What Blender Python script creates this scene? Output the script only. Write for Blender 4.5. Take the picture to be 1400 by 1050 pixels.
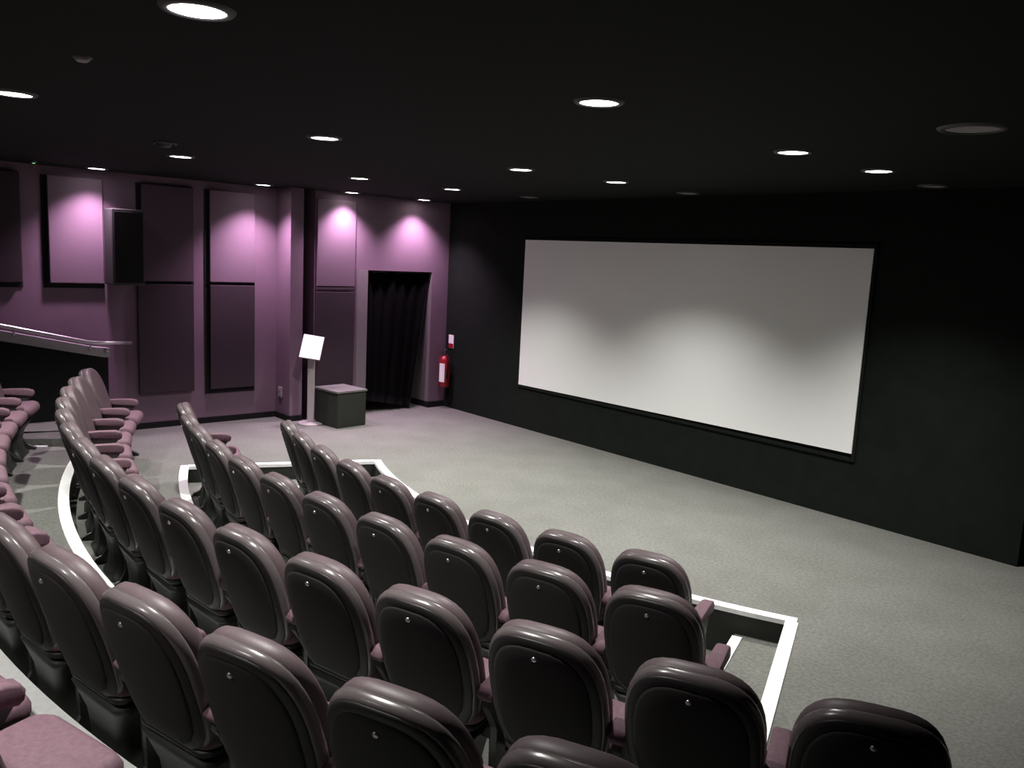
import bpy, bmesh, math, random
from mathutils import Vector, Matrix
random.seed(4)
for o in list(bpy.data.objects):
    bpy.data.objects.remove(o)
scene = bpy.context.scene
COL = scene.collection
PI = math.pi

# ------------------------------------------------------------ camera, world, exposure
cd = bpy.data.cameras.new('camera')
cam = bpy.data.objects.new('camera', cd)
COL.objects.link(cam)
rx = Vector((0.6659747, 0.74438794, 0.04862401))
up = Vector((-0.14298764, 0.06340867, 0.98769118))
fw = Vector((-0.73214222, 0.66472998, -0.14866684))
cam.matrix_world = Matrix(((rx.x, up.x, -fw.x, 0), (rx.y, up.y, -fw.y, 0), (rx.z, up.z, -fw.z, 2.29), (0, 0, 0, 1)))
cd.sensor_width = 36
cd.lens = 1140.45 * 36 / 1400
cd.clip_start = 0.05
scene.camera = cam

w = bpy.data.worlds.new('world')
scene.world = w
w.use_nodes = True
w.node_tree.nodes['Background'].inputs[0].default_value = (0.5, 0.5, 0.5, 1)
w.node_tree.nodes['Background'].inputs[1].default_value = 0.0
vs = scene.view_settings
vs.view_transform = 'Standard'
vs.look = 'None'
vs.gamma = 1
vs.use_curve_mapping = False
vs.exposure = 0.0
LAMP = 370.0        # watts of each downlight
CONE = math.radians(110)
BLEND = 0.9

# ------------------------------------------------------------ materials
def mat(name, col, rough=0.6, spec=0.4, metal=0.0, noise=None, bump=None, coat=0.0):
    m = bpy.data.materials.new(name)
    m.use_nodes = True
    nt = m.node_tree
    b = nt.nodes['Principled BSDF']
    b.inputs['Base Color'].default_value = (*col, 1)
    b.inputs['Roughness'].default_value = rough
    b.inputs['Specular IOR Level'].default_value = spec
    b.inputs['Metallic'].default_value = metal
    b.inputs['Coat Weight'].default_value = coat
    if noise or bump:
        tc = nt.nodes.new('ShaderNodeTexCoord')
    if noise:
        sc, amt, detail = noise
        n = nt.nodes.new('ShaderNodeTexNoise')
        n.inputs['Scale'].default_value = sc
        n.inputs['Detail'].default_value = detail
        nt.links.new(tc.outputs['Object'], n.inputs['Vector'])
        r = nt.nodes.new('ShaderNodeValToRGB')
        r.color_ramp.elements[0].position = 0.3
        r.color_ramp.elements[1].position = 0.7
        r.color_ramp.elements[0].color = (*[c * (1 - amt) for c in col], 1)
        r.color_ramp.elements[1].color = (*[min(1, c * (1 + amt)) for c in col], 1)
        nt.links.new(n.outputs['Fac'], r.inputs['Fac'])
        nt.links.new(r.outputs['Color'], b.inputs['Base Color'])
    if bump:
        sc, st, dist = bump
        n2 = nt.nodes.new('ShaderNodeTexNoise')
        n2.inputs['Scale'].default_value = sc
        n2.inputs['Detail'].default_value = 3
        nt.links.new(tc.outputs['Object'], n2.inputs['Vector'])
        bp = nt.nodes.new('ShaderNodeBump')
        bp.inputs['Strength'].default_value = st
        bp.inputs['Distance'].default_value = dist
        nt.links.new(n2.outputs['Fac'], bp.inputs['Height'])
        nt.links.new(bp.outputs['Normal'], b.inputs['Normal'])
    return m

def emis(name, col, strength):
    m = bpy.data.materials.new(name)
    m.use_nodes = True
    b = m.node_tree.nodes['Principled BSDF']
    b.inputs['Base Color'].default_value = (0.8, 0.8, 0.8, 1)
    b.inputs['Emission Color'].default_value = (*col, 1)
    b.inputs['Emission Strength'].default_value = strength
    return m

def carpet_mat():
    m = mat('carpet', (0.36, 0.335, 0.30), 0.95, 0.1, bump=(260, 0.4, 0.004))
    nt = m.node_tree
    b = nt.nodes['Principled BSDF']
    tc = nt.nodes.new('ShaderNodeTexCoord')
    n = nt.nodes.new('ShaderNodeTexNoise')
    n.inputs['Scale'].default_value = 42
    n.inputs['Detail'].default_value = 4
    n.inputs['Roughness'].default_value = 0.75
    r = nt.nodes.new('ShaderNodeValToRGB')
    r.color_ramp.elements[0].position = 0.36
    r.color_ramp.elements[1].position = 0.64
    r.color_ramp.elements[0].color = (0.116, 0.121, 0.109, 1)
    r.color_ramp.elements[1].color = (0.180, 0.177, 0.164, 1)
    n3 = nt.nodes.new('ShaderNodeTexNoise')
    n3.inputs['Scale'].default_value = 2.2
    n3.inputs['Detail'].default_value = 3
    mx = nt.nodes.new('ShaderNodeMix')
    mx.data_type = 'RGBA'
    mx.blend_type = 'MULTIPLY'
    mx.inputs[0].default_value = 0.5
    r3 = nt.nodes.new('ShaderNodeValToRGB')
    r3.color_ramp.elements[0].position = 0.35
    r3.color_ramp.elements[1].position = 0.65
    r3.color_ramp.elements[0].color = (0.78, 0.78, 0.75, 1)
    r3.color_ramp.elements[1].color = (1, 1, 1, 1)
    nt.links.new(tc.outputs['Object'], n.inputs['Vector'])
    nt.links.new(tc.outputs['Object'], n3.inputs['Vector'])
    nt.links.new(n.outputs['Fac'], r.inputs['Fac'])
    nt.links.new(n3.outputs['Fac'], r3.inputs['Fac'])
    nt.links.new(r.outputs['Color'], mx.inputs[6])
    nt.links.new(r3.outputs['Color'], mx.inputs[7])
    nt.links.new(mx.outputs[2], b.inputs['Base Color'])
    return m

M = {}
M['carpet'] = carpet_mat()
M['ceiling'] = mat('black_ceiling_paint', (0.0085, 0.0112, 0.0088), 0.9, 0.15, bump=(60, 0.3, 0.004))
M['black_wall'] = mat('black_drape', (0.0078, 0.0105, 0.0082), 0.9, 0.15, noise=(7, 0.15, 3))
M['black'] = mat('matt_black', (0.008, 0.0075, 0.008), 0.8, 0.2)
M['mauve_wall'] = mat('mauve_wall_paint', (0.168, 0.109, 0.148), 0.8, 0.2, noise=(3, 0.06, 3), bump=(90, 0.15, 0.003))
M['panel_light'] = mat('mauve_panel_fabric', (0.165, 0.113, 0.148), 0.95, 0.1, noise=(260, 0.12, 2), bump=(320, 0.3, 0.002))
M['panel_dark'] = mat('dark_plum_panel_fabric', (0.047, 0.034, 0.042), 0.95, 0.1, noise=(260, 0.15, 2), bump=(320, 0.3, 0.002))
M['panel_shaded'] = mat('shaded_plum_panel_fabric', (0.09, 0.06, 0.08), 0.95, 0.1, noise=(260, 0.15, 2), bump=(320, 0.3, 0.002))  # fabric tone darkened, partly standing in for the loudspeaker's shadow
M['drape'] = mat('black_velour', (0.0045, 0.0045, 0.0048), 0.95, 0.1)
M['jamb'] = mat('grey_jamb_paint', (0.175, 0.15, 0.16), 0.6, 0.3)
M['screen'] = mat('screen_fabric', (0.89, 0.90, 0.88), 0.75, 0.15)
M['white'] = mat('white_nosing', (0.86, 0.86, 0.84), 0.45, 0.4, noise=(30, 0.04, 2))
M['vinyl'] = mat('mauve_vinyl', (0.09, 0.064, 0.070), 0.5, 0.4, noise=(14, 0.10, 3), bump=(180, 0.12, 0.002))
M['seat'] = mat('mauve_seat_fabric', (0.13, 0.075, 0.095), 0.75, 0.3, noise=(60, 0.14, 3), bump=(240, 0.25, 0.002))
M['shell'] = mat('black_chair_plastic', (0.011, 0.0105, 0.0105), 0.5, 0.4, bump=(300, 0.05, 0.001))
M['rim'] = mat('plum_grey_edge_trim', (0.095, 0.080, 0.081), 0.27, 0.6)
M['shell_panel'] = mat('charcoal_chair_fabric', (0.021, 0.0205, 0.020), 0.75, 0.25, bump=(240, 0.2, 0.001))
M['steel'] = mat('brushed_steel', (0.6, 0.58, 0.6), 0.3, 0.5, 1.0)
M['pedestal'] = mat('dark_pedestal_plastic', (0.022, 0.025, 0.0215), 0.45, 0.5)
M['dark_metal'] = mat('grey_painted_metal', (0.04, 0.043, 0.04), 0.4, 0.5)
M['lens'] = emis('lamp_glass', (1.0, 0.985, 0.96), 14)
M['lens_off'] = mat('unlit_lamp_glass', (0.42, 0.41, 0.41), 0.4, 0.4)
M['ring'] = mat('lamp_trim', (0.05, 0.05, 0.05), 0.5, 0.4)
M['grey'] = mat('grey_laminate', (0.33, 0.30, 0.32), 0.5, 0.4)
M['box'] = mat('black_box_board', (0.022, 0.024, 0.02), 0.7, 0.3)
M['box_top'] = mat('grey_box_top', (0.12, 0.115, 0.11), 0.6, 0.3)
M['red'] = mat('red_enamel', (0.30, 0.012, 0.02), 0.3, 0.5, coat=0.3)
M['paper'] = mat('white_paper', (0.88, 0.88, 0.88), 0.6, 0.3)
M['post'] = mat('pale_post_paint', (0.34, 0.30, 0.31), 0.45, 0.4)
M['speaker'] = mat('speaker_cabinet', (0.028, 0.03, 0.028), 0.55, 0.3)
M['green_led'] = emis('green_led', (0.2, 1.0, 0.3), 1.5)

# ------------------------------------------------------------ mesh helpers
def obj(name, bm, m, parent=None, smooth=False, loc=None):
    me = bpy.data.meshes.new(name)
    bmesh.ops.recalc_face_normals(bm, faces=bm.faces)
    bm.to_mesh(me)
    bm.free()
    if smooth:
        for p in me.polygons:
            p.use_smooth = True
    if m:
        me.materials.append(m)
    o = bpy.data.objects.new(name, me)
    COL.objects.link(o)
    if parent:
        o.parent = parent
    if loc:
        o.location = loc
    return o

def tag(o, label, cat, group=None):
    o['label'] = label
    o['category'] = cat
    if group:
        o['group'] = group
    return o

def struct(o):
    o['kind'] = 'structure'
    return o

def empty(name, loc, rz=0):
    o = bpy.data.objects.new(name, None)
    o.empty_display_size = 0.1
    COL.objects.link(o)
    o.location = loc
    o.rotation_euler = (0, 0, rz)
    return o

def box(bm, x0, x1, y0, y1, z0, z1, bev=0.0):
    vs_ = [bm.verts.new((x, y, z)) for z in (z0, z1) for x, y in ((x0, y0), (x1, y0), (x1, y1), (x0, y1))]
    fs = [(0, 3, 2, 1), (4, 5, 6, 7), (0, 1, 5, 4), (1, 2, 6, 5), (2, 3, 7, 6), (3, 0, 4, 7)]
    nf = [bm.faces.new([vs_[i] for i in f]) for f in fs]
    if bev > 0:
        es = list({e for f in nf for e in f.edges})
        bmesh.ops.bevel(bm, geom=es, offset=bev, segments=2, profile=0.5, affect='EDGES')

def boxbm(*a, **k):
    bm = bmesh.new()
    box(bm, *a, **k)
    return bm

def prism(bm, pts, z0, z1):
    a = [bm.verts.new((x, y, z0)) for x, y in pts]
    b = [bm.verts.new((x, y, z1)) for x, y in pts]
    n = len(pts)
    bm.faces.new(a[::-1])
    bm.faces.new(b)
    for i in range(n):
        bm.faces.new((a[i], a[(i + 1) % n], b[(i + 1) % n], b[i]))

def lathe(bm, prof, seg=24, cx=0, cy=0):
    rings = []
    for r, z in prof:
        if r <= 1e-6:
            rings.append([bm.verts.new((cx, cy, z))])
        else:
            rings.append([bm.verts.new((cx + r * math.cos(2 * PI * i / seg), cy + r * math.sin(2 * PI * i / seg), z)) for i in range(seg)])
    for a, b in zip(rings, rings[1:]):
        for i in range(seg):
            j = (i + 1) % seg
            if len(a) == 1 and len(b) == 1:
                continue
            if len(a) == 1:
                bm.faces.new((a[0], b[i], b[j]))
            elif len(b) == 1:
                bm.faces.new((a[i], a[j], b[0]))
            else:
                bm.faces.new((a[i], a[j], b[j], b[i]))

def tube(bm, pts, r, seg=10):
    pts = [Vector(p) for p in pts]
    rings = []
    for i, p in enumerate(pts):
        d = (pts[min(i + 1, len(pts) - 1)] - pts[max(i - 1, 0)]).normalized()
        a = d.orthogonal().normalized() if abs(d.z) > 0.95 else d.cross(Vector((0, 0, 1))).normalized()
        b = d.cross(a).normalized()
        rings.append([bm.verts.new(p + a * r * math.cos(2 * PI * k / seg) + b * r * math.sin(2 * PI * k / seg)) for k in range(seg)])
    for u, v in zip(rings, rings[1:]):
        for k in range(seg):
            bm.faces.new((u[k], u[(k + 1) % seg], v[(k + 1) % seg], v[k]))
    bm.faces.new(rings[0][::-1])
    bm.faces.new(rings[-1])

def loft(bm, rings, cap0=True, cap1=True):
    vv = [[bm.verts.new(p) for p in r] for r in rings]
    n = len(vv[0])
    for a, b in zip(vv, vv[1:]):
        for i in range(n):
            bm.faces.new((a[i], a[(i + 1) % n], b[(i + 1) % n], b[i]))
    for flag, r in ((cap0, vv[0]), (cap1, vv[-1])):
        if flag:
            c = Vector((0, 0, 0))
            for v in r:
                c += v.co
            cv = bm.verts.new(c / n)
            for i in range(n):
                bm.faces.new((r[i], r[(i + 1) % n], cv))

# ------------------------------------------------------------ seating geometry: arcs about one centre
CX, CY = -5.11, 10.54
def P(R, deg, z=0.0):
    a = math.radians(deg)
    return (CX + R * math.sin(a), CY - R * math.cos(a), z)
def P2(R, deg):
    return P(R, deg)[:2]
def arc(R, a0, a1, n=None):
    n = n or max(2, int(abs(a1 - a0) / 1.5) + 1)
    return [P2(R, a0 + (a1 - a0) * i / (n - 1)) for i in range(n)]
def sector(bm, R0, R1, a0, a1, z0, z1):
    prism(bm, arc(R0, a0, a1) + arc(R1, a1, a0), z0, z1)

CEIL = 3.05
STEP = 0.162
R_FRONT, R_B, R_C, R_D, R_E, R_F = 6.145, 7.17, 8.062, 9.03, 9.83, 10.76
PIT = 24.0

# main floor with the sunken seating pit cut out
bm = bmesh.new()
outer = [(-13.4, -3.2), (3.0, -3.2), (3.0, 9.6), (-13.4, 9.6)]
hole = arc(R_FRONT, -PIT, PIT) + arc(R_C, PIT, -PIT)
es = []
for loop in (outer, hole):
    vv = [bm.verts.new((x, y, 0)) for x, y in loop]
    es += [bm.edges.new((vv[i], vv[(i + 1) % len(vv)])) for i in range(len(vv))]
bmesh.ops.triangle_fill(bm, use_beauty=True, use_dissolve=False, edges=es)
floor = struct(obj('floor', bm, M['carpet']))
for p in floor.data.polygons:
    if p.normal.z < 0:
        p.flip()
# pit: walls, landing level and sunken front level
bm = bmesh.new()
ring = arc(R_FRONT, -PIT, PIT) + arc(R_C, PIT, -PIT)
a = [bm.verts.new((x, y, 0)) for x, y in ring]
b = [bm.verts.new((x, y, -0.36)) for x, y in ring]
for i in range(len(ring)):
    j = (i + 1) % len(ring)
    bm.faces.new((a[i], b[i], b[j], a[j]))
struct(obj('trim_1', bm, M['box']))
bm = bmesh.new()
sector(bm, R_FRONT, R_C, -PIT, PIT, -0.45, -2 * STEP)
struct(obj('floor', bm, M['carpet']))
bm = bmesh.new()
sector(bm, R_B, R_C, -PIT, PIT, -2 * STEP, -STEP)
struct(obj('floor', bm, M['carpet']))
for s in (-1, 1):
    bm = bmesh.new()
    sector(bm, R_FRONT, R_B, *sorted((s * 21.0, s * PIT)), -2 * STEP, -STEP)
    struct(obj('floor', bm, M['carpet']))
# raised tiers
for R0, R1, z, a0, a1 in ((R_D, R_E, STEP, -26.4, 28.4), (R_E, R_F, 2 * STEP, -26.4, 29.0), (R_F, 12.9, 3 * STEP, -26.4, 29.0)):
    bm = bmesh.new()
    sector(bm, R0, R1, a0, a1, 0, z)
    struct(obj('floor', bm, M['carpet']))
# landing at the left end of the tiers
bm = bmesh.new()
prism(bm, [P2(13.2, -26.5), P2(9.06, -26.5), P2(9.06, -29.2), (-9.62, 3.0), (-10.449, 3.0), (-10.449, -1.2)], 0, 0.24)
struct(obj('floor', bm, M['carpet']))

# white nosings
NW, NT = 0.075, 0.012
tn = [1]
def nosing_arc(R, a0, a1, z, w=NW):
    bm = bmesh.new()
    n = max(4, int(abs(a1 - a0) / 1.0))
    rings = []
    for i in range(n + 1):
        d = a0 + (a1 - a0) * i / n
        rings.append([P(R - 0.006, d, z - 0.02), P(R - 0.006, d, z + NT), P(R + w, d, z + NT), P(R + w, d, z - 0.02)])
    loft(bm, rings)
    tn[0] += 1
    struct(obj('trim_%d' % tn[0], bm, M['white']))
def nosing_radial(deg, R0, R1, z, side, w=NW):
    a = math.radians(deg)
    t = Vector((math.cos(a), math.sin(a), 0)) * side      # towards the side the strip lies on
    bm = bmesh.new()
    q0, q1 = Vector(P(R0, deg, z)), Vector(P(R1, deg, z))
    rings = []
    for q in (q0, q1):
        rings.append([q - t * 0.006 + Vector((0, 0, -0.02)), q - t * 0.006 + Vector((0, 0, NT)), q + t * w + Vector((0, 0, NT)), q + t * w + Vector((0, 0, -0.02))])
    loft(bm, rings)
    tn[0] += 1
    struct(obj('trim_%d' % tn[0], bm, M['white']))
# front edge strip lies on the main floor outside the pit
bm = bmesh.new()
rings = []
for i in range(49):
    d = -PIT - 0.6 + (2 * PIT + 1.2) * i / 48
    rings.append([P(R_FRONT + 0.006, d, -0.02), P(R_FRONT + 0.006, d, NT), P(R_FRONT - NW, d, NT), P(R_FRONT - NW, d, -0.02)])
loft(bm, rings)
tn[0] += 1
struct(obj('trim_%d' % tn[0], bm, M['white']))
nosing_radial(PIT, R_FRONT, R_C, 0, 1)
nosing_radial(-PIT, R_FRONT, R_C, 0, -1)
nosing_arc(R_C, -PIT - 0.4, PIT + 0.4, 0)
nosing_arc(R_B, -21, 21, -STEP)
nosing_radial(21, R_FRONT + 0.06, R_B, -STEP, 1, 0.06)
nosing_radial(-21, R_FRONT + 0.06, R_B, -STEP, -1, 0.06)
nosing_arc(R_D, -26.4, 28.4, STEP)
nosing_arc(R_E, -26.4, 29, 2 * STEP)
nosing_arc(R_F, -26.4, 29, 3 * STEP)
nosing_radial(-26.4, R_D + 0.4, R_E, STEP, 1, 0.05)

# ------------------------------------------------------------ room shell
XL, XD = -10.45, -10.05
struct(obj('ceiling', boxbm(-13.4, 3.2, -3.4, 9.8, CEIL, CEIL + 0.12), M['ceiling']))
wl = struct(obj('wall_left', boxbm(XL - 0.2, XL, -3.2, 5.15, 0, CEIL), M['mauve_wall']))
wd = bmesh.new()
box(wd, XL - 0.2, XD, 5.15, 5.33, 0, CEIL)               # pilaster
box(wd, XL - 0.2, XD, 5.50, 6.32, 0, CEIL)               # beside the doorway
box(wd, XL - 0.2, XD, 6.32, 7.43, 2.03, CEIL)            # lintel
box(wd, XL - 0.2, XD, 7.43, 7.95, 0, CEIL)               # pier
wdo = struct(obj('wall_left', wd, M['mauve_wall']))
struct(obj('trim_%d' % (tn[0] + 1), boxbm(XL - 0.2, XL - 0.02, 5.33, 5.50, 0, CEIL), M['black']))
tn[0] += 1
bm = bmesh.new()
box(bm, XD, XD + 0.012, 6.15, 6.315, 0, 2.03)
box(bm, XL - 0.19, XD - 0.002, 7.418, 7.43, 0.09, 2.03)
tn[0] += 1
struct(obj('trim_%d' % tn[0], bm, M['jamb']))
# corridor behind the doorway
bm = bmesh.new()
box(bm, -12.6, XL - 0.2, 6.10, 6.32, 0, CEIL)
box(bm, -12.6, XL - 0.2, 7.60, 7.80, 0, CEIL)
box(bm, -12.8, -12.6, 6.10, 7.80, 0, CEIL)
struct(obj('wall_corridor', bm, M['black']))
dr = struct(obj('door_1', boxbm(-12.60, -12.55, 6.42, 7.5, 0.01, 2.05, bev=0.004), M['black']))
bm = bmesh.new()
tube(bm, [(-12.55, 7.25, 0.95), (-12.50, 7.25, 0.95), (-12.50, 7.25, 1.3), (-12.55, 7.25, 1.3)], 0.014)
obj('handle', bm, M['dark_metal'], dr)
# black drape hanging in the doorway, its free edge drawn to the left at the bottom
t = empty('door_curtain', (-10.115, 6.325, 0.0))
bm = bmesh.new()
rows = []
NU, NV = 40, 14
for j in range(NV + 1):
    fz = j / NV                                   # 0 hem, 1 top
    yR = 0.80 + (1.085 - 0.80) * fz
    row = []
    for i in range(NU + 1):
        u = i / NU
        y = yR * u
        x = 0.022 * math.sin(u * 34) * (1.05 - 0.3 * fz) + 0.012 * math.sin(u * 13 + 2 * fz)
        row.append((x, y, 0.03 + (2.015 - 0.03) * fz + 0.16 * (1 - u) * (1 - fz)))
    rows.append(row)
f = [[bm.verts.new(p) for p in r] for r in rows]
for j in range(NV):
    for i in range(NU):
        bm.faces.new((f[j][i], f[j][i + 1], f[j + 1][i + 1], f[j + 1][i]))
bmesh.ops.solidify(bm, geom=bm.faces[:], thickness=0.006)
obj('drape', bm, M['drape'], t, True)
bm = bmesh.new()
tube(bm, [(0, -0.004, 2.012), (0, 1.09, 2.012)], 0.012, 10)
obj('rail', bm, M['black'], t, True)
tag(t, 'black curtain hanging across the doorway in the mauve wall', 'curtain')
# screen wall, slightly off square
SA, SB = Vector((-10.05, 7.72)), Vector((-2.03, 7.51))
sd = (SB - SA).normalized()
sn = Vector((-sd.y, sd.x))                                # points away from the room (+y)
bm = bmesh.new()
e0 = SA - sd * 0.2
prism(bm, [tuple(SA + sd * 0.002), tuple(SB), (-2.03, 9.6), (XD + 0.002, 9.6)], 0, CEIL)
struct(obj('wall_front', bm, M['black_wall']))
struct(obj('wall_alcove', boxbm(-2.03, 3.0, 9.4, 9.6, 0, CEIL), M['black']))
struct(obj('wall_right', boxbm(2.8, 3.0, -3.2, 9.4, 0, CEIL), M['black']))
struct(obj('wall_rear', boxbm(-10.45, 2.8, -3.2, -3.0, 0, CEIL), M['black']))
# baseboards
bm = bmesh.new()
box(bm, XL, XL + 0.018, 3.002, 5.15, 0, 0.075)
box(bm, XL + 0.018, XD, 5.132, 5.15, 0, 0.075)
struct(obj('baseboard_left', bm, M['black']))
bm = bmesh.new()
box(bm, XD, XD + 0.018, 5.15, 5.33, 0, 0.075)
box(bm, XD, XD + 0.018, 5.50, 6.32, 0, 0.075)
box(bm, XD, XD + 0.018, 7.43, 7.71, 0, 0.09)
box(bm, XL - 0.2, XD + 0.018, 7.412, 7.43, 0, 0.09)
struct(obj('baseboard_left', bm, M['black']))

# acoustic panels on the left wall: (x face, y0, y1, z0, z1, material, proud)
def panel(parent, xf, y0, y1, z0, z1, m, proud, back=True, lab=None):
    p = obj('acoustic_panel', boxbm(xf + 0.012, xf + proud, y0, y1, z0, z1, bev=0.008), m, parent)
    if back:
        obj('shadow_edge', boxbm(xf, xf + 0.011, y0 - 0.055, y1 + 0.012, z0 - 0.055, z1), M['black'], p)  # black sheet standing in for the shadow along left and lower panel edges
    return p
panel(wl, XL, 1.35, 2.15, 1.77, 2.95, M['panel_dark'], 0.06)  # dark fabric used here in place of the shade away from any lamp
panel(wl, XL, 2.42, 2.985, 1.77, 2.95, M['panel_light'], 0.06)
panel(wl, XL, 3.42, 4.03, 1.81, 2.95, M['panel_shaded'], 0.045)
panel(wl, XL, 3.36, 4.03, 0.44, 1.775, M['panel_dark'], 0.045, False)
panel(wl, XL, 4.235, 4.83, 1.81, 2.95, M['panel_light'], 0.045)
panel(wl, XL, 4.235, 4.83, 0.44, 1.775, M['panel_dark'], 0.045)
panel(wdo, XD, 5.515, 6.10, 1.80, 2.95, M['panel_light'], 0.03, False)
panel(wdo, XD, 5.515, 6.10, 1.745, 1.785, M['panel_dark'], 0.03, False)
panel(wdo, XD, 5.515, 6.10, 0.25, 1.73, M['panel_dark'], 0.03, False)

# ------------------------------------------------------------ projection screen
def on_wall(s, z, out):
    q = SA + sd * s - sn * out
    return (q.x, q.y, z)
def s_of_x(x):
    return (x - SA.x) / sd.x
s0, s1 = s_of_x(-8.288), s_of_x(-3.512)
scr = empty('projection_screen', on_wall((s0 + s1) / 2, 0.58, 0.0))
L0 = Vector(scr.location)
def slab(bm, sa, sb, za, zb, o0, o1):
    vs_ = [bm.verts.new(Vector(on_wall(s, z, o)) - L0) for z in (za, zb) for s, o in ((sa, o0), (sb, o0), (sb, o1), (sa, o1))]
    for f in [(0, 3, 2, 1), (4, 5, 6, 7), (0, 1, 5, 4), (1, 2, 6, 5), (2, 3, 7, 6), (3, 0, 4, 7)]:
        bm.faces.new([vs_[i] for i in f])
# slight keystone as photographed: left bottom a touch lower than right
bm = bmesh.new()
q = [(s0, 0.597), (s1, 0.636), (s1, 2.536), (s0, 2.544)]
f1 = [bm.verts.new(Vector(on_wall(s, z, 0.03)) - L0) for s, z in q]
f0 = [bm.verts.new(Vector(on_wall(s, z, 0.0)) - L0) for s, z in q]
bm.faces.new(f1)
bm.faces.new(f0[::-1])
for i in range(4):
    bm.faces.new((f1[i], f1[(i + 1) % 4], f0[(i + 1) % 4], f0[i]))
obj('screen_surface', bm, M['screen'], scr)
bm = bmesh.new()
slab(bm, s0 - 0.03, s1 + 0.03, 2.545, 2.575, 0.0, 0.02)
slab(bm, s0 - 0.03, s1 + 0.03, 0.56, 0.595, 0.0, 0.02)
slab(bm, s0 - 0.03, s0 - 0.001, 0.595, 2.545, 0.0, 0.02)
slab(bm, s1 + 0.001, s1 + 0.03, 0.595, 2.545, 0.0, 0.02)
obj('border', bm, M['black_wall'], scr)
tag(scr, 'wide blank white cinema screen on the black front wall', 'screen')

# ------------------------------------------------------------ ceiling downlights
ring_bm = bmesh.new()
lathe(ring_bm, [(0.094, -0.001), (0.094, -0.012), (0.118, -0.010), (0.125, 0.0), (0.094, -0.001)], 28)
ring_o = None
def downlight(x, y, label, lit=True, r=1.0, group='ceiling downlights', power=1.0, tint=(1.0, 0.975, 0.94)):
    global ring_o
    t = empty('downlight', (x, y, CEIL))
    bm = bmesh.new()
    lathe(bm, [(0.094 * r, -0.001), (0.094 * r, -0.012), (0.116 * r, -0.010), (0.123 * r, 0.0)], 28)
    obj('trim_ring', bm, M['ring'], t, True)
    bm = bmesh.new()
    lathe(bm, [(0, -0.007), (0.094 * r, -0.006)], 28)
    obj('lens', bm, M['lens'] if lit else M['lens_off'], t)
    tag(t, label, 'ceiling light', group)
    if lit:
        ld = bpy.data.lights.new('lamp_bulb', 'SPOT')
        ld.energy = LAMP * power
        ld.color = tint
        ld.spot_size = CONE
        ld.spot_blend = BLEND
        ld.shadow_soft_size = 0.06
        lo = bpy.data.objects.new('lamp_bulb', ld)
        COL.objects.link(lo)
        lo.parent = t
        lo.location = (0, 0, -0.03)
    return t
LIGHTS = [
    (-2.87, 1.13, 'lit downlight nearest the camera, cut by the top edge of the photo', 1.0),
    (-5.37, 1.10, 'lit downlight at the far left edge of the photo', 1.0),
    (-10.10, 2.85, 'lit downlight above the rear mauve acoustic panel by the sloping handrail', 0.55),
    (-7.72, 2.88, 'lit downlight beside the small black ceiling sensor over the left seats', 1.0),
    (-10.03, 4.76, 'lit downlight close to the left wall, above the mauve pilaster', 0.72),
    (-5.30, 2.96, 'single lit downlight above the curve of the middle rows', 1.0),
    (-7.81, 4.78, 'upper one of two close lit downlights over the lectern sign', 1.0),
    (-9.82, 5.90, 'lit downlight washing the wall left of the dark doorway', 0.62),
    (-9.80, 7.05, 'lit downlight washing the wall above the dark doorway', 0.62),
    (-7.82, 6.02, 'lit downlight above the left end of the black screen wall', 1.0),
    (-5.44, 4.92, 'lit downlight over the open carpet, above the top left of the screen', 1.0),
    (-5.35, 6.05, 'small lit downlight in front of the left half of the screen', 1.0),
    (-2.83, 3.04, 'large bright downlight at the top centre of the photo', 0.7),
    (-2.91, 4.96, 'larger left one of two lit downlights over the right half of the screen', 0.65),
    (-2.88, 6.10, 'smaller right one of two lit downlights over the screen right edge', 1.0),
    (-7.80, 1.10, 'lit downlight over the left end of the rear rows, just outside the photo', 1.0),
    (-5.40, -0.80, 'lit downlight behind the fifth row, outside the photo on the left', 0.8),
    (-2.87, -0.80, 'lit downlight behind the camera on its left side', 0.8),
]
for x, y, lab, pw in LIGHTS:
    downlight(x, y, lab, True, 1.0, 'lit ceiling downlights', pw, (1.0, 0.67, 0.96) if x < -9 else (1.0, 0.975, 0.94))
downlight(-1.71, 4.59, 'large unlit grey ceiling disc at the upper right', False, 1.35, 'unlit ceiling lights')
downlight(-2.95, 7.25, 'unlit downlight close above the right edge of the screen', False, 1.0, 'unlit ceiling lights')
downlight(-5.40, 7.24, 'unlit downlight close above the middle of the screen', False, 1.0, 'unlit ceiling lights')
downlight(-7.72, 7.14, 'unlit downlight close above the left top corner of the screen', False, 1.0, 'unlit ceiling lights')
# small ceiling fittings
t = empty('ceiling_sensor', (-6.83, 2.43, CEIL))
bm = bmesh.new(); lathe(bm, [(0.05, 0), (0.05, -0.015), (0.035, -0.035), (0, -0.04)], 20); obj('dome', bm, M['dark_metal'], t, True)
bm = bmesh.new(); lathe(bm, [(0.09, 0), (0.09, -0.012), (0.07, -0.014)], 20); obj('mounting_plate', bm, M['ring'], t, True)
tag(t, 'small dark domed ceiling sensor beside a lit downlight on the left', 'sensor')
t = empty('smoke_detector', (-4.03, 1.09, CEIL))
bm = bmesh.new(); lathe(bm, [(0.03, 0), (0.03, -0.012), (0.02, -0.02), (0, -0.022)], 20); obj('housing', bm, M['post'], t, True)
bm = bmesh.new(); lathe(bm, [(0.04, 0), (0.038, -0.005), (0.03, -0.006)], 20); obj('mounting_plate', bm, M['dark_metal'], t, True)
tag(t, 'tiny pale smoke detector on the ceiling near the top left', 'smoke detector')
t = empty('indicator_lamp', (-9.95, 2.2, CEIL))
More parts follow.
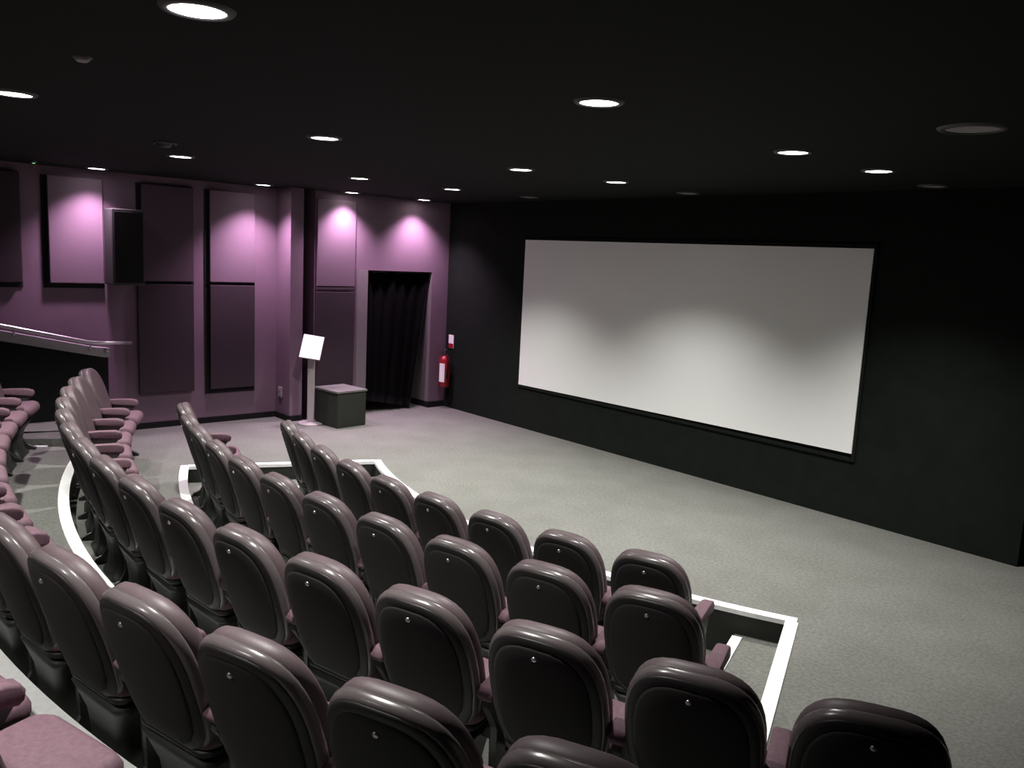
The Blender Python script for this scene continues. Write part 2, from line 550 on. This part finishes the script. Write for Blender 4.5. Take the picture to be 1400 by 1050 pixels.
bm = bmesh.new(); lathe(bm, [(0.03, 0), (0.03, -0.02), (0.018, -0.025)], 14); obj('housing', bm, M['dark_metal'], t, True)
bm = bmesh.new(); lathe(bm, [(0.017, -0.026), (0.0, -0.03)], 14); obj('led', bm, M['green_led'], t, True)
tag(t, 'tiny green indicator lamp on the black ceiling far left', 'indicator light')

# ------------------------------------------------------------ cinema chairs
# local frame: x across, y forward (towards the screen), z up; the top of the back stands at y = 0
TILT = math.radians(17)
def back_pt(u, v, d):      # u across, v up the back, d forward of the back plane
    y = 0.215 - v * math.sin(TILT) + d * math.cos(TILT) + 0.55 * u * u
    z = 0.385 + v * math.cos(TILT) + d * math.sin(TILT)
    return Vector((u, y, z))
def back_outline(ins):
    W_, T_ = 0.245 - ins, 0.61 - ins
    vm = 0.30
    pts = []
    n = 18
    for i in range(n + 1):                     # rounded top
        th = PI * i / n
        c, s = math.cos(th), math.sin(th)
        u = W_ * (abs(c) ** (2 / 3.0)) * (1 if c >= 0 else -1)
        v = vm + (T_ - vm) * (s ** (2 / 2.65))
        pts.append((u, v))
    b0 = 0.0 + ins
    wb = 0.195 - ins
    lo = lambda v: b0 + v * (vm - b0) / vm
    low = [(W_ * 0.985, lo(0.20)), (wb + 0.03, lo(0.09)), (wb, lo(0.03)), (max(0.01, wb - 0.04), lo(0.0))]
    pts += [(-u, v) for u, v in low] + low[::-1]
    return pts
def back_loft(layers):
    bm = bmesh.new()
    loft(bm, [[back_pt(u, v, d) for u, v in back_outline(i)] for i, d in layers])
    return bm
def round_rect(w0, w1, y0, y1, r, ins):
    pts = []
    for (sx, w, y, a0) in ((1, w1, y1, 0), (-1, w1, y1, 90), (-1, w0, y0, 180), (1, w0, y0, 270)):
        ccx = sx * (w - r)
        ccy = y - r if a0 < 180 else y + r
        for k in range(5):
            a = math.radians(a0 + 90 * k / 4)
            rr = max(r - ins, 0.004)
            pts.append((ccx + rr * math.cos(a), ccy + rr * math.sin(a)))
    return pts
def seat_loft(layers, w0=0.225, w1=0.222, y0=0.17, y1=0.57, r=0.07):
    bm = bmesh.new()
    rings = []
    for ins, z in layers:
        rings.append([Vector((x, y, z + 0.10 * (y - 0.17) - 0.35 * max(0, y - 0.47) ** 1.2)) for x, y in round_rect(w0, w1, y0, y1, r, ins)])
    loft(bm, rings)
    return bm
def side_prism(prof, x0, x1, bev=0.006):
    bm = bmesh.new()
    a = [bm.verts.new((x0, y, z)) for y, z in prof]
    b = [bm.verts.new((x1, y, z)) for y, z in prof]
    n = len(prof)
    f = [bm.faces.new(a[::-1]), bm.faces.new(b)]
    for i in range(n):
        f.append(bm.faces.new((a[i], a[(i + 1) % n], b[(i + 1) % n], b[i])))
    if bev:
        es_ = [e for e in bm.edges if abs(e.verts[0].co.x - e.verts[1].co.x) < 1e-6]
        bmesh.ops.bevel(bm, geom=es_, offset=bev, segments=2, profile=0.5, affect='EDGES')
    return bm
PARTS = {}
def proto():
    bm = back_loft([(0.05, 0.070), (0.020, 0.062), (0.006, 0.046), (0.003, 0.030), (0.003, 0.004), (0.012, -0.004), (0.04, -0.006)])
    PARTS['back_cushion'] = obj('back_cushion', bm, M['vinyl'], None, True)
    bm = back_loft([(0.012, 0.000), (0.0, -0.002), (-0.001, -0.012), (0.001, -0.026), (0.007, -0.036), (0.014, -0.040)])
    PARTS['edge_trim'] = obj('edge_trim', bm, M['rim'], None, True)
    bm = back_loft([(0.012, -0.034), (0.0125, -0.0405), (0.016, -0.045), (0.034, -0.051), (0.040, -0.049), (0.046, -0.049)])
    PARTS['back_shell'] = obj('back_shell', bm, M['shell'], None, True)
    bm = back_loft([(0.044, -0.046), (0.045, -0.052), (0.055, -0.056), (0.10, -0.058), (0.15, -0.059)])
    PARTS['rear_panel'] = obj('rear_panel', bm, M['shell_panel'], None, True)
    # small metal stud at the top of the rear panel
    bm = bmesh.new()
    lathe(bm, [(0.011, 0), (0.011, 0.004), (0.007, 0.008), (0, 0.009)], 12)
    q = back_pt(0, 0.525, -0.055)
    bmesh.ops.transform(bm, matrix=Matrix.Translation(q) @ Matrix.Rotation(PI / 2 + TILT * 0.9, 4, 'X'), verts=bm.verts)
    PARTS['stud'] = obj('stud', bm, M['steel'], None, True)
    bm = seat_loft([(0.03, 0.395), (0.006, 0.405), (0.0, 0.425), (0.0, 0.452), (0.012, 0.474), (0.035, 0.484)])
    PARTS['seat_cushion'] = obj('seat_cushion', bm, M['seat'], None, True)
    bm = seat_loft([(0.10, 0.335), (0.05, 0.345), (0.018, 0.372), (0.012, 0.394), (0.03, 0.396)], y0=0.16, y1=0.545)
    PARTS['seat_shell'] = obj('seat_shell', bm, M['shell'], None, True)
    bm = bmesh.new()
    loft(bm, [[Vector((x, y, z)) for x, y in round_rect(w_, w_, ya, yb, 0.05, 0)] for w_, ya, yb, z in
              ((0.165, 0.19, 0.47, 0.0), (0.165, 0.19, 0.47, 0.02), (0.145, 0.21, 0.44, 0.05), (0.135, 0.22, 0.42, 0.14), (0.15, 0.21, 0.44, 0.24), (0.185, 0.19, 0.48, 0.31), (0.205, 0.175, 0.51, 0.352))])
    PARTS['pedestal'] = obj('pedestal', bm, M['pedestal'], None, True)
    # shared side standard: foot, upright, arm
    bm = side_prism([(0.14, 0.0), (0.50, 0.0), (0.50, 0.025), (0.42, 0.05), (0.37, 0.12), (0.36, 0.34), (0.42, 0.48), (0.47, 0.535), (0.47, 0.56), (0.17, 0.56), (0.16, 0.52), (0.24, 0.40), (0.25, 0.12), (0.21, 0.05), (0.14, 0.025)], -0.018, 0.018)
    PARTS['arm_standard'] = obj('arm_standard', bm, M['dark_metal'])
    bm = side_prism([(0.15, 0.555), (0.43, 0.562), (0.475, 0.535), (0.495, 0.55), (0.50, 0.58), (0.485, 0.605), (0.44, 0.618), (0.30, 0.615), (0.17, 0.61), (0.14, 0.58)], -0.036, 0.036, 0.012)
    PARTS['armrest'] = obj('armrest', bm, M['seat'], None, True)
    bm = side_prism([(0.30, 0.30), (0.36, 0.30), (0.36, 0.35), (0.30, 0.35)], -0.27, 0.25, 0.003)
    PARTS['crossbar'] = obj('crossbar', bm, M['dark_metal'])
proto()
for o in PARTS.values():
    COL.objects.unlink(o)
def chair(R, deg, z, pitch_deg, label, group, last=False):
    x, y, _ = P(R, deg)
    t = empty('cinema_chair', (x, y, z), math.radians(deg))
    tag(t, label, 'chair', group)
    for k, o in PARTS.items():
        c = o.copy()
        COL.objects.link(c)
        c.parent = t
        if k in ('arm_standard', 'armrest'):
            # midway to the neighbour on the left, square to the arc
            place_arm(c, R, pitch_deg, -1)
    if last:
        for k in ('arm_standard', 'armrest'):
            c = PARTS[k].copy()
            COL.objects.link(c)
            c.parent = t
            place_arm(c, R, pitch_deg, 1)
    return t
def place_arm(c, R, pitch, s):
    h = math.radians(pitch / 2) * s
    # world offset of half a pitch along the arc, in the chair's own frame (centre of arc at +y)
    c.location = (R * math.sin(h), R - R * math.cos(h), 0)
    c.rotation_euler = (0, 0, h)

ORD = ['first', 'second', 'third', 'fourth', 'fifth', 'sixth', 'seventh', 'eighth', 'ninth', 'tenth', 'eleventh', 'twelfth', 'thirteenth', 'fourteenth', 'fifteenth', 'sixteenth', 'seventeenth', 'eighteenth']
def rowname(k):
    return {'A': 'the front row', 'B': 'the second row', 'C': 'the third row', 'D': 'the fourth row', 'E': 'the fifth row'}[k]
ROWS = {   # R, first angle, pitch in degrees, count, floor height
    'A': (7.235, 18.25, 4.41, 9, -2 * STEP),
    'B': (8.150, 20.72, 3.93, 11, -STEP),
    'C': (9.107, 27.08, 3.547, 16, 0.0),
    'D': (10.006, 26.13, 3.142, 17, STEP),
    'E': (10.78, 14.6, 2.93, 4, 2 * STEP),
}
for k, (R, a0, pt, n, z) in ROWS.items():
    for i in range(n):
        if k == 'E':
            lab = 'mauve cinema chair of the fifth row at the bottom left, %s from the right' % ORD[i]
        elif i == 0:
            lab = 'black backed mauve cinema chair at the right end of ' + rowname(k)
        elif i == n - 1:
            lab = 'black backed mauve cinema chair at the far left end of ' + rowname(k)
        else:
            lab = 'black backed mauve cinema chair, %s from the right end of %s' % (ORD[i], rowname(k))
        chair(R, a0 - pt * i, z, pt, lab, 'cinema chairs in ' + rowname(k), last=(i == 0 and k != 'E'))

# ------------------------------------------------------------ parapet and sloping handrail by the left wall
t = empty('handrail_parapet', (-10.26, 2.4, 0.24))
def loc(pts): return [Vector(p) - Vector(t.location) for p in pts]
def yz_prism(prof, x0, x1):
    bm = bmesh.new()
    a = [bm.verts.new(Vector((x0, y, z)) - Vector(t.location)) for y, z in prof]
    b = [bm.verts.new(Vector((x1, y, z)) - Vector(t.location)) for y, z in prof]
    n = len(prof)
    bm.faces.new(a[::-1]); bm.faces.new(b)
    for i in range(n):
        bm.faces.new((a[i], a[(i + 1) % n], b[(i + 1) % n], b[i]))
    return bm
obj('panel', yz_prism([(0.2, 0.24), (2.95, 0.24), (2.95, 0.93), (1.87, 1.15), (0.2, 1.49)], -10.32, -10.20), M['black'], t)
obj('fascia', yz_prism([(0.2, 1.50), (1.87, 1.16), (2.90, 0.94), (2.97, 0.94), (2.97, 1.04), (2.80, 1.06), (1.87, 1.27), (0.2, 1.61)], -10.335, -10.185), M['grey'], t)
bm = bmesh.new()
tube(bm, loc([(-10.16, 0.2, 1.67), (-10.16, 1.88, 1.325), (-10.16, 2.72, 1.125), (-10.16, 2.80, 1.115), (-10.16, 3.2, 1.095)]), 0.022, 12)
hr = obj('handrail', bm, M['steel'], t, True)
for y, zz in ((1.2, 1.46), (2.0, 1.30), (2.75, 1.12)):
    bm = bmesh.new()
    tube(bm, loc([(-10.19, y, zz - 0.09), (-10.16, y, zz - 0.08), (-10.16, y, zz - 0.01)]), 0.010, 8)
    obj('bracket', bm, M['steel'], t, True)
bm = bmesh.new()
bmesh.ops.create_uvsphere(bm, u_segments=12, v_segments=8, radius=0.028, matrix=Matrix.Translation(Vector((-10.17, 2.93, 1.02)) - Vector(t.location)))
obj('knob', bm, M['steel'], t, True)
tag(t, 'black parapet with grey fascia and shiny sloping steel handrail by left wall', 'handrail')

# ------------------------------------------------------------ loudspeaker on the left wall
t = empty('loudspeaker', (-10.45, 3.16, 1.77))
obj('cabinet', boxbm(0.06, 0.36, -0.17, 0.18, 0.0, 0.86, bev=0.012), M['speaker'], t)
obj('grille', boxbm(0.36, 0.372, -0.15, 0.16, 0.03, 0.83, bev=0.004), M['black'], t)
bm = bmesh.new()
box(bm, 0.0, 0.06, -0.06, 0.06, 0.25, 0.6)
obj('wall_bracket', bm, M['dark_metal'], t)
tag(t, 'tall black loudspeaker hung high on the mauve left wall', 'loudspeaker')

# wall socket on the return of the pilaster
t = empty('wall_socket', (-10.30, 5.15, 0.36))
obj('face_plate', boxbm(-0.05, 0.05, -0.014, 0.0, -0.07, 0.07, bev=0.004), M['post'], t)
bm = bmesh.new()
box(bm, -0.03, 0.03, -0.018, -0.014, 0.01, 0.045)
box(bm, -0.03, 0.03, -0.018, -0.014, -0.045, -0.01)
obj('outlet', bm, M['grey'], t)
tag(t, 'small pale wall socket low on the mauve wall left of the sign stand', 'socket')

# ------------------------------------------------------------ sign stand
sx, sy = -9.80, 5.33
ang = math.atan2(fw.y, fw.x) - PI / 2 + math.radians(4)
t = empty('sign_stand', (sx, sy, 0), ang)
bm = bmesh.new()
lathe(bm, [(0, 0), (0.17, 0.0), (0.17, 0.010), (0.15, 0.018), (0.04, 0.022), (0, 0.022)], 24)
obj('base_plate', bm, M['post'], t, True)
obj('post', boxbm(-0.045, 0.045, -0.02, 0.02, 0.02, 0.98, bev=0.006), M['post'], t)
bm = boxbm(-0.135, 0.135, -0.012, 0.012, -0.165, 0.165, bev=0.004)
tr = Matrix.Translation((0.012, -0.05, 1.02)) @ Matrix.Rotation(math.radians(7), 4, 'Y') @ Matrix.Rotation(math.radians(-28), 4, 'X')
bmesh.ops.transform(bm, matrix=tr, verts=bm.verts)
sb = obj('sign_board', bm, M['post'], t)
bm = boxbm(-0.131, 0.131, -0.016, -0.0125, -0.161, 0.161)
bmesh.ops.transform(bm, matrix=tr, verts=bm.verts)
obj('sheet', bm, M['paper'], sb)
tag(t, 'slim floor stand holding a tilted white information sheet', 'sign stand')

# black box beside it
t = empty('storage_box', (-9.34, 5.48, 0), math.radians(6))
obj('body', boxbm(-0.50, 0.0, -0.02, 0.44, 0.0, 0.455, bev=0.008), M['box'], t)
obj('lid', boxbm(-0.515, 0.012, -0.032, 0.452, 0.455, 0.485, bev=0.006), M['box_top'], t)
tag(t, 'low black box with a grey top beside the doorway', 'box')

# ------------------------------------------------------------ fire extinguisher in the corner
t = empty('fire_extinguisher', (-9.90, 7.60, 0.33))
bm = bmesh.new()
lathe(bm, [(0, 0), (0.075, 0.0), (0.085, 0.015), (0.085, 0.40), (0.07, 0.45), (0.03, 0.475), (0.0, 0.475)], 24)
cyl = obj('cylinder', bm, M['red'], t, True)
bm = bmesh.new()
for i in range(9):
    pass
pts0, pts1 = [], []
for i in range(9):
    a = math.radians(-95 + 60 * i / 8)
    pts0.append((0.0865 * math.cos(a), 0.0865 * math.sin(a), 0.08))
    pts1.append((0.0865 * math.cos(a), 0.0865 * math.sin(a), 0.36))
v0 = [bm.verts.new(p) for p in pts0]
v1 = [bm.verts.new(p) for p in pts1]
for i in range(8):
    bm.faces.new((v0[i], v0[i + 1], v1[i + 1], v1[i]))
obj('label_band', bm, M['paper'], cyl, True)
bm = bmesh.new()
box(bm, -0.015, 0.015, -0.10, 0.03, 0.515, 0.53, bev=0.003)
box(bm, -0.015, 0.015, -0.09, 0.03, 0.55, 0.565, bev=0.003)
box(bm, -0.022, 0.022, -0.02, 0.03, 0.475, 0.56, bev=0.003)
obj('valve_handle', bm, M['steel'], t)
bm = bmesh.new()
tube(bm, [(0.02, 0.0, 0.50), (0.08, -0.02, 0.50), (0.108, -0.02, 0.44), (0.10, -0.02, 0.25), (0.098, -0.02, 0.14)], 0.011, 8)
obj('hose', bm, M['black'], t, True)
obj('wall_bracket', boxbm(-0.03, 0.03, 0.08, 0.112, 0.18, 0.36), M['dark_metal'], t)
tag(t, 'red fire extinguisher with a pale label in the corner beside the doorway', 'fire extinguisher')
t = empty('safety_notice', (-9.90, 7.715, 1.01))
obj('plate', boxbm(-0.06, 0.06, -0.008, 0.0, -0.10, 0.10, bev=0.002), M['paper'], t)
obj('red_band', boxbm(-0.055, 0.055, -0.011, -0.0085, -0.095, -0.03), M['red'], t)
tag(t, 'small white notice on the wall above the fire extinguisher', 'sign')
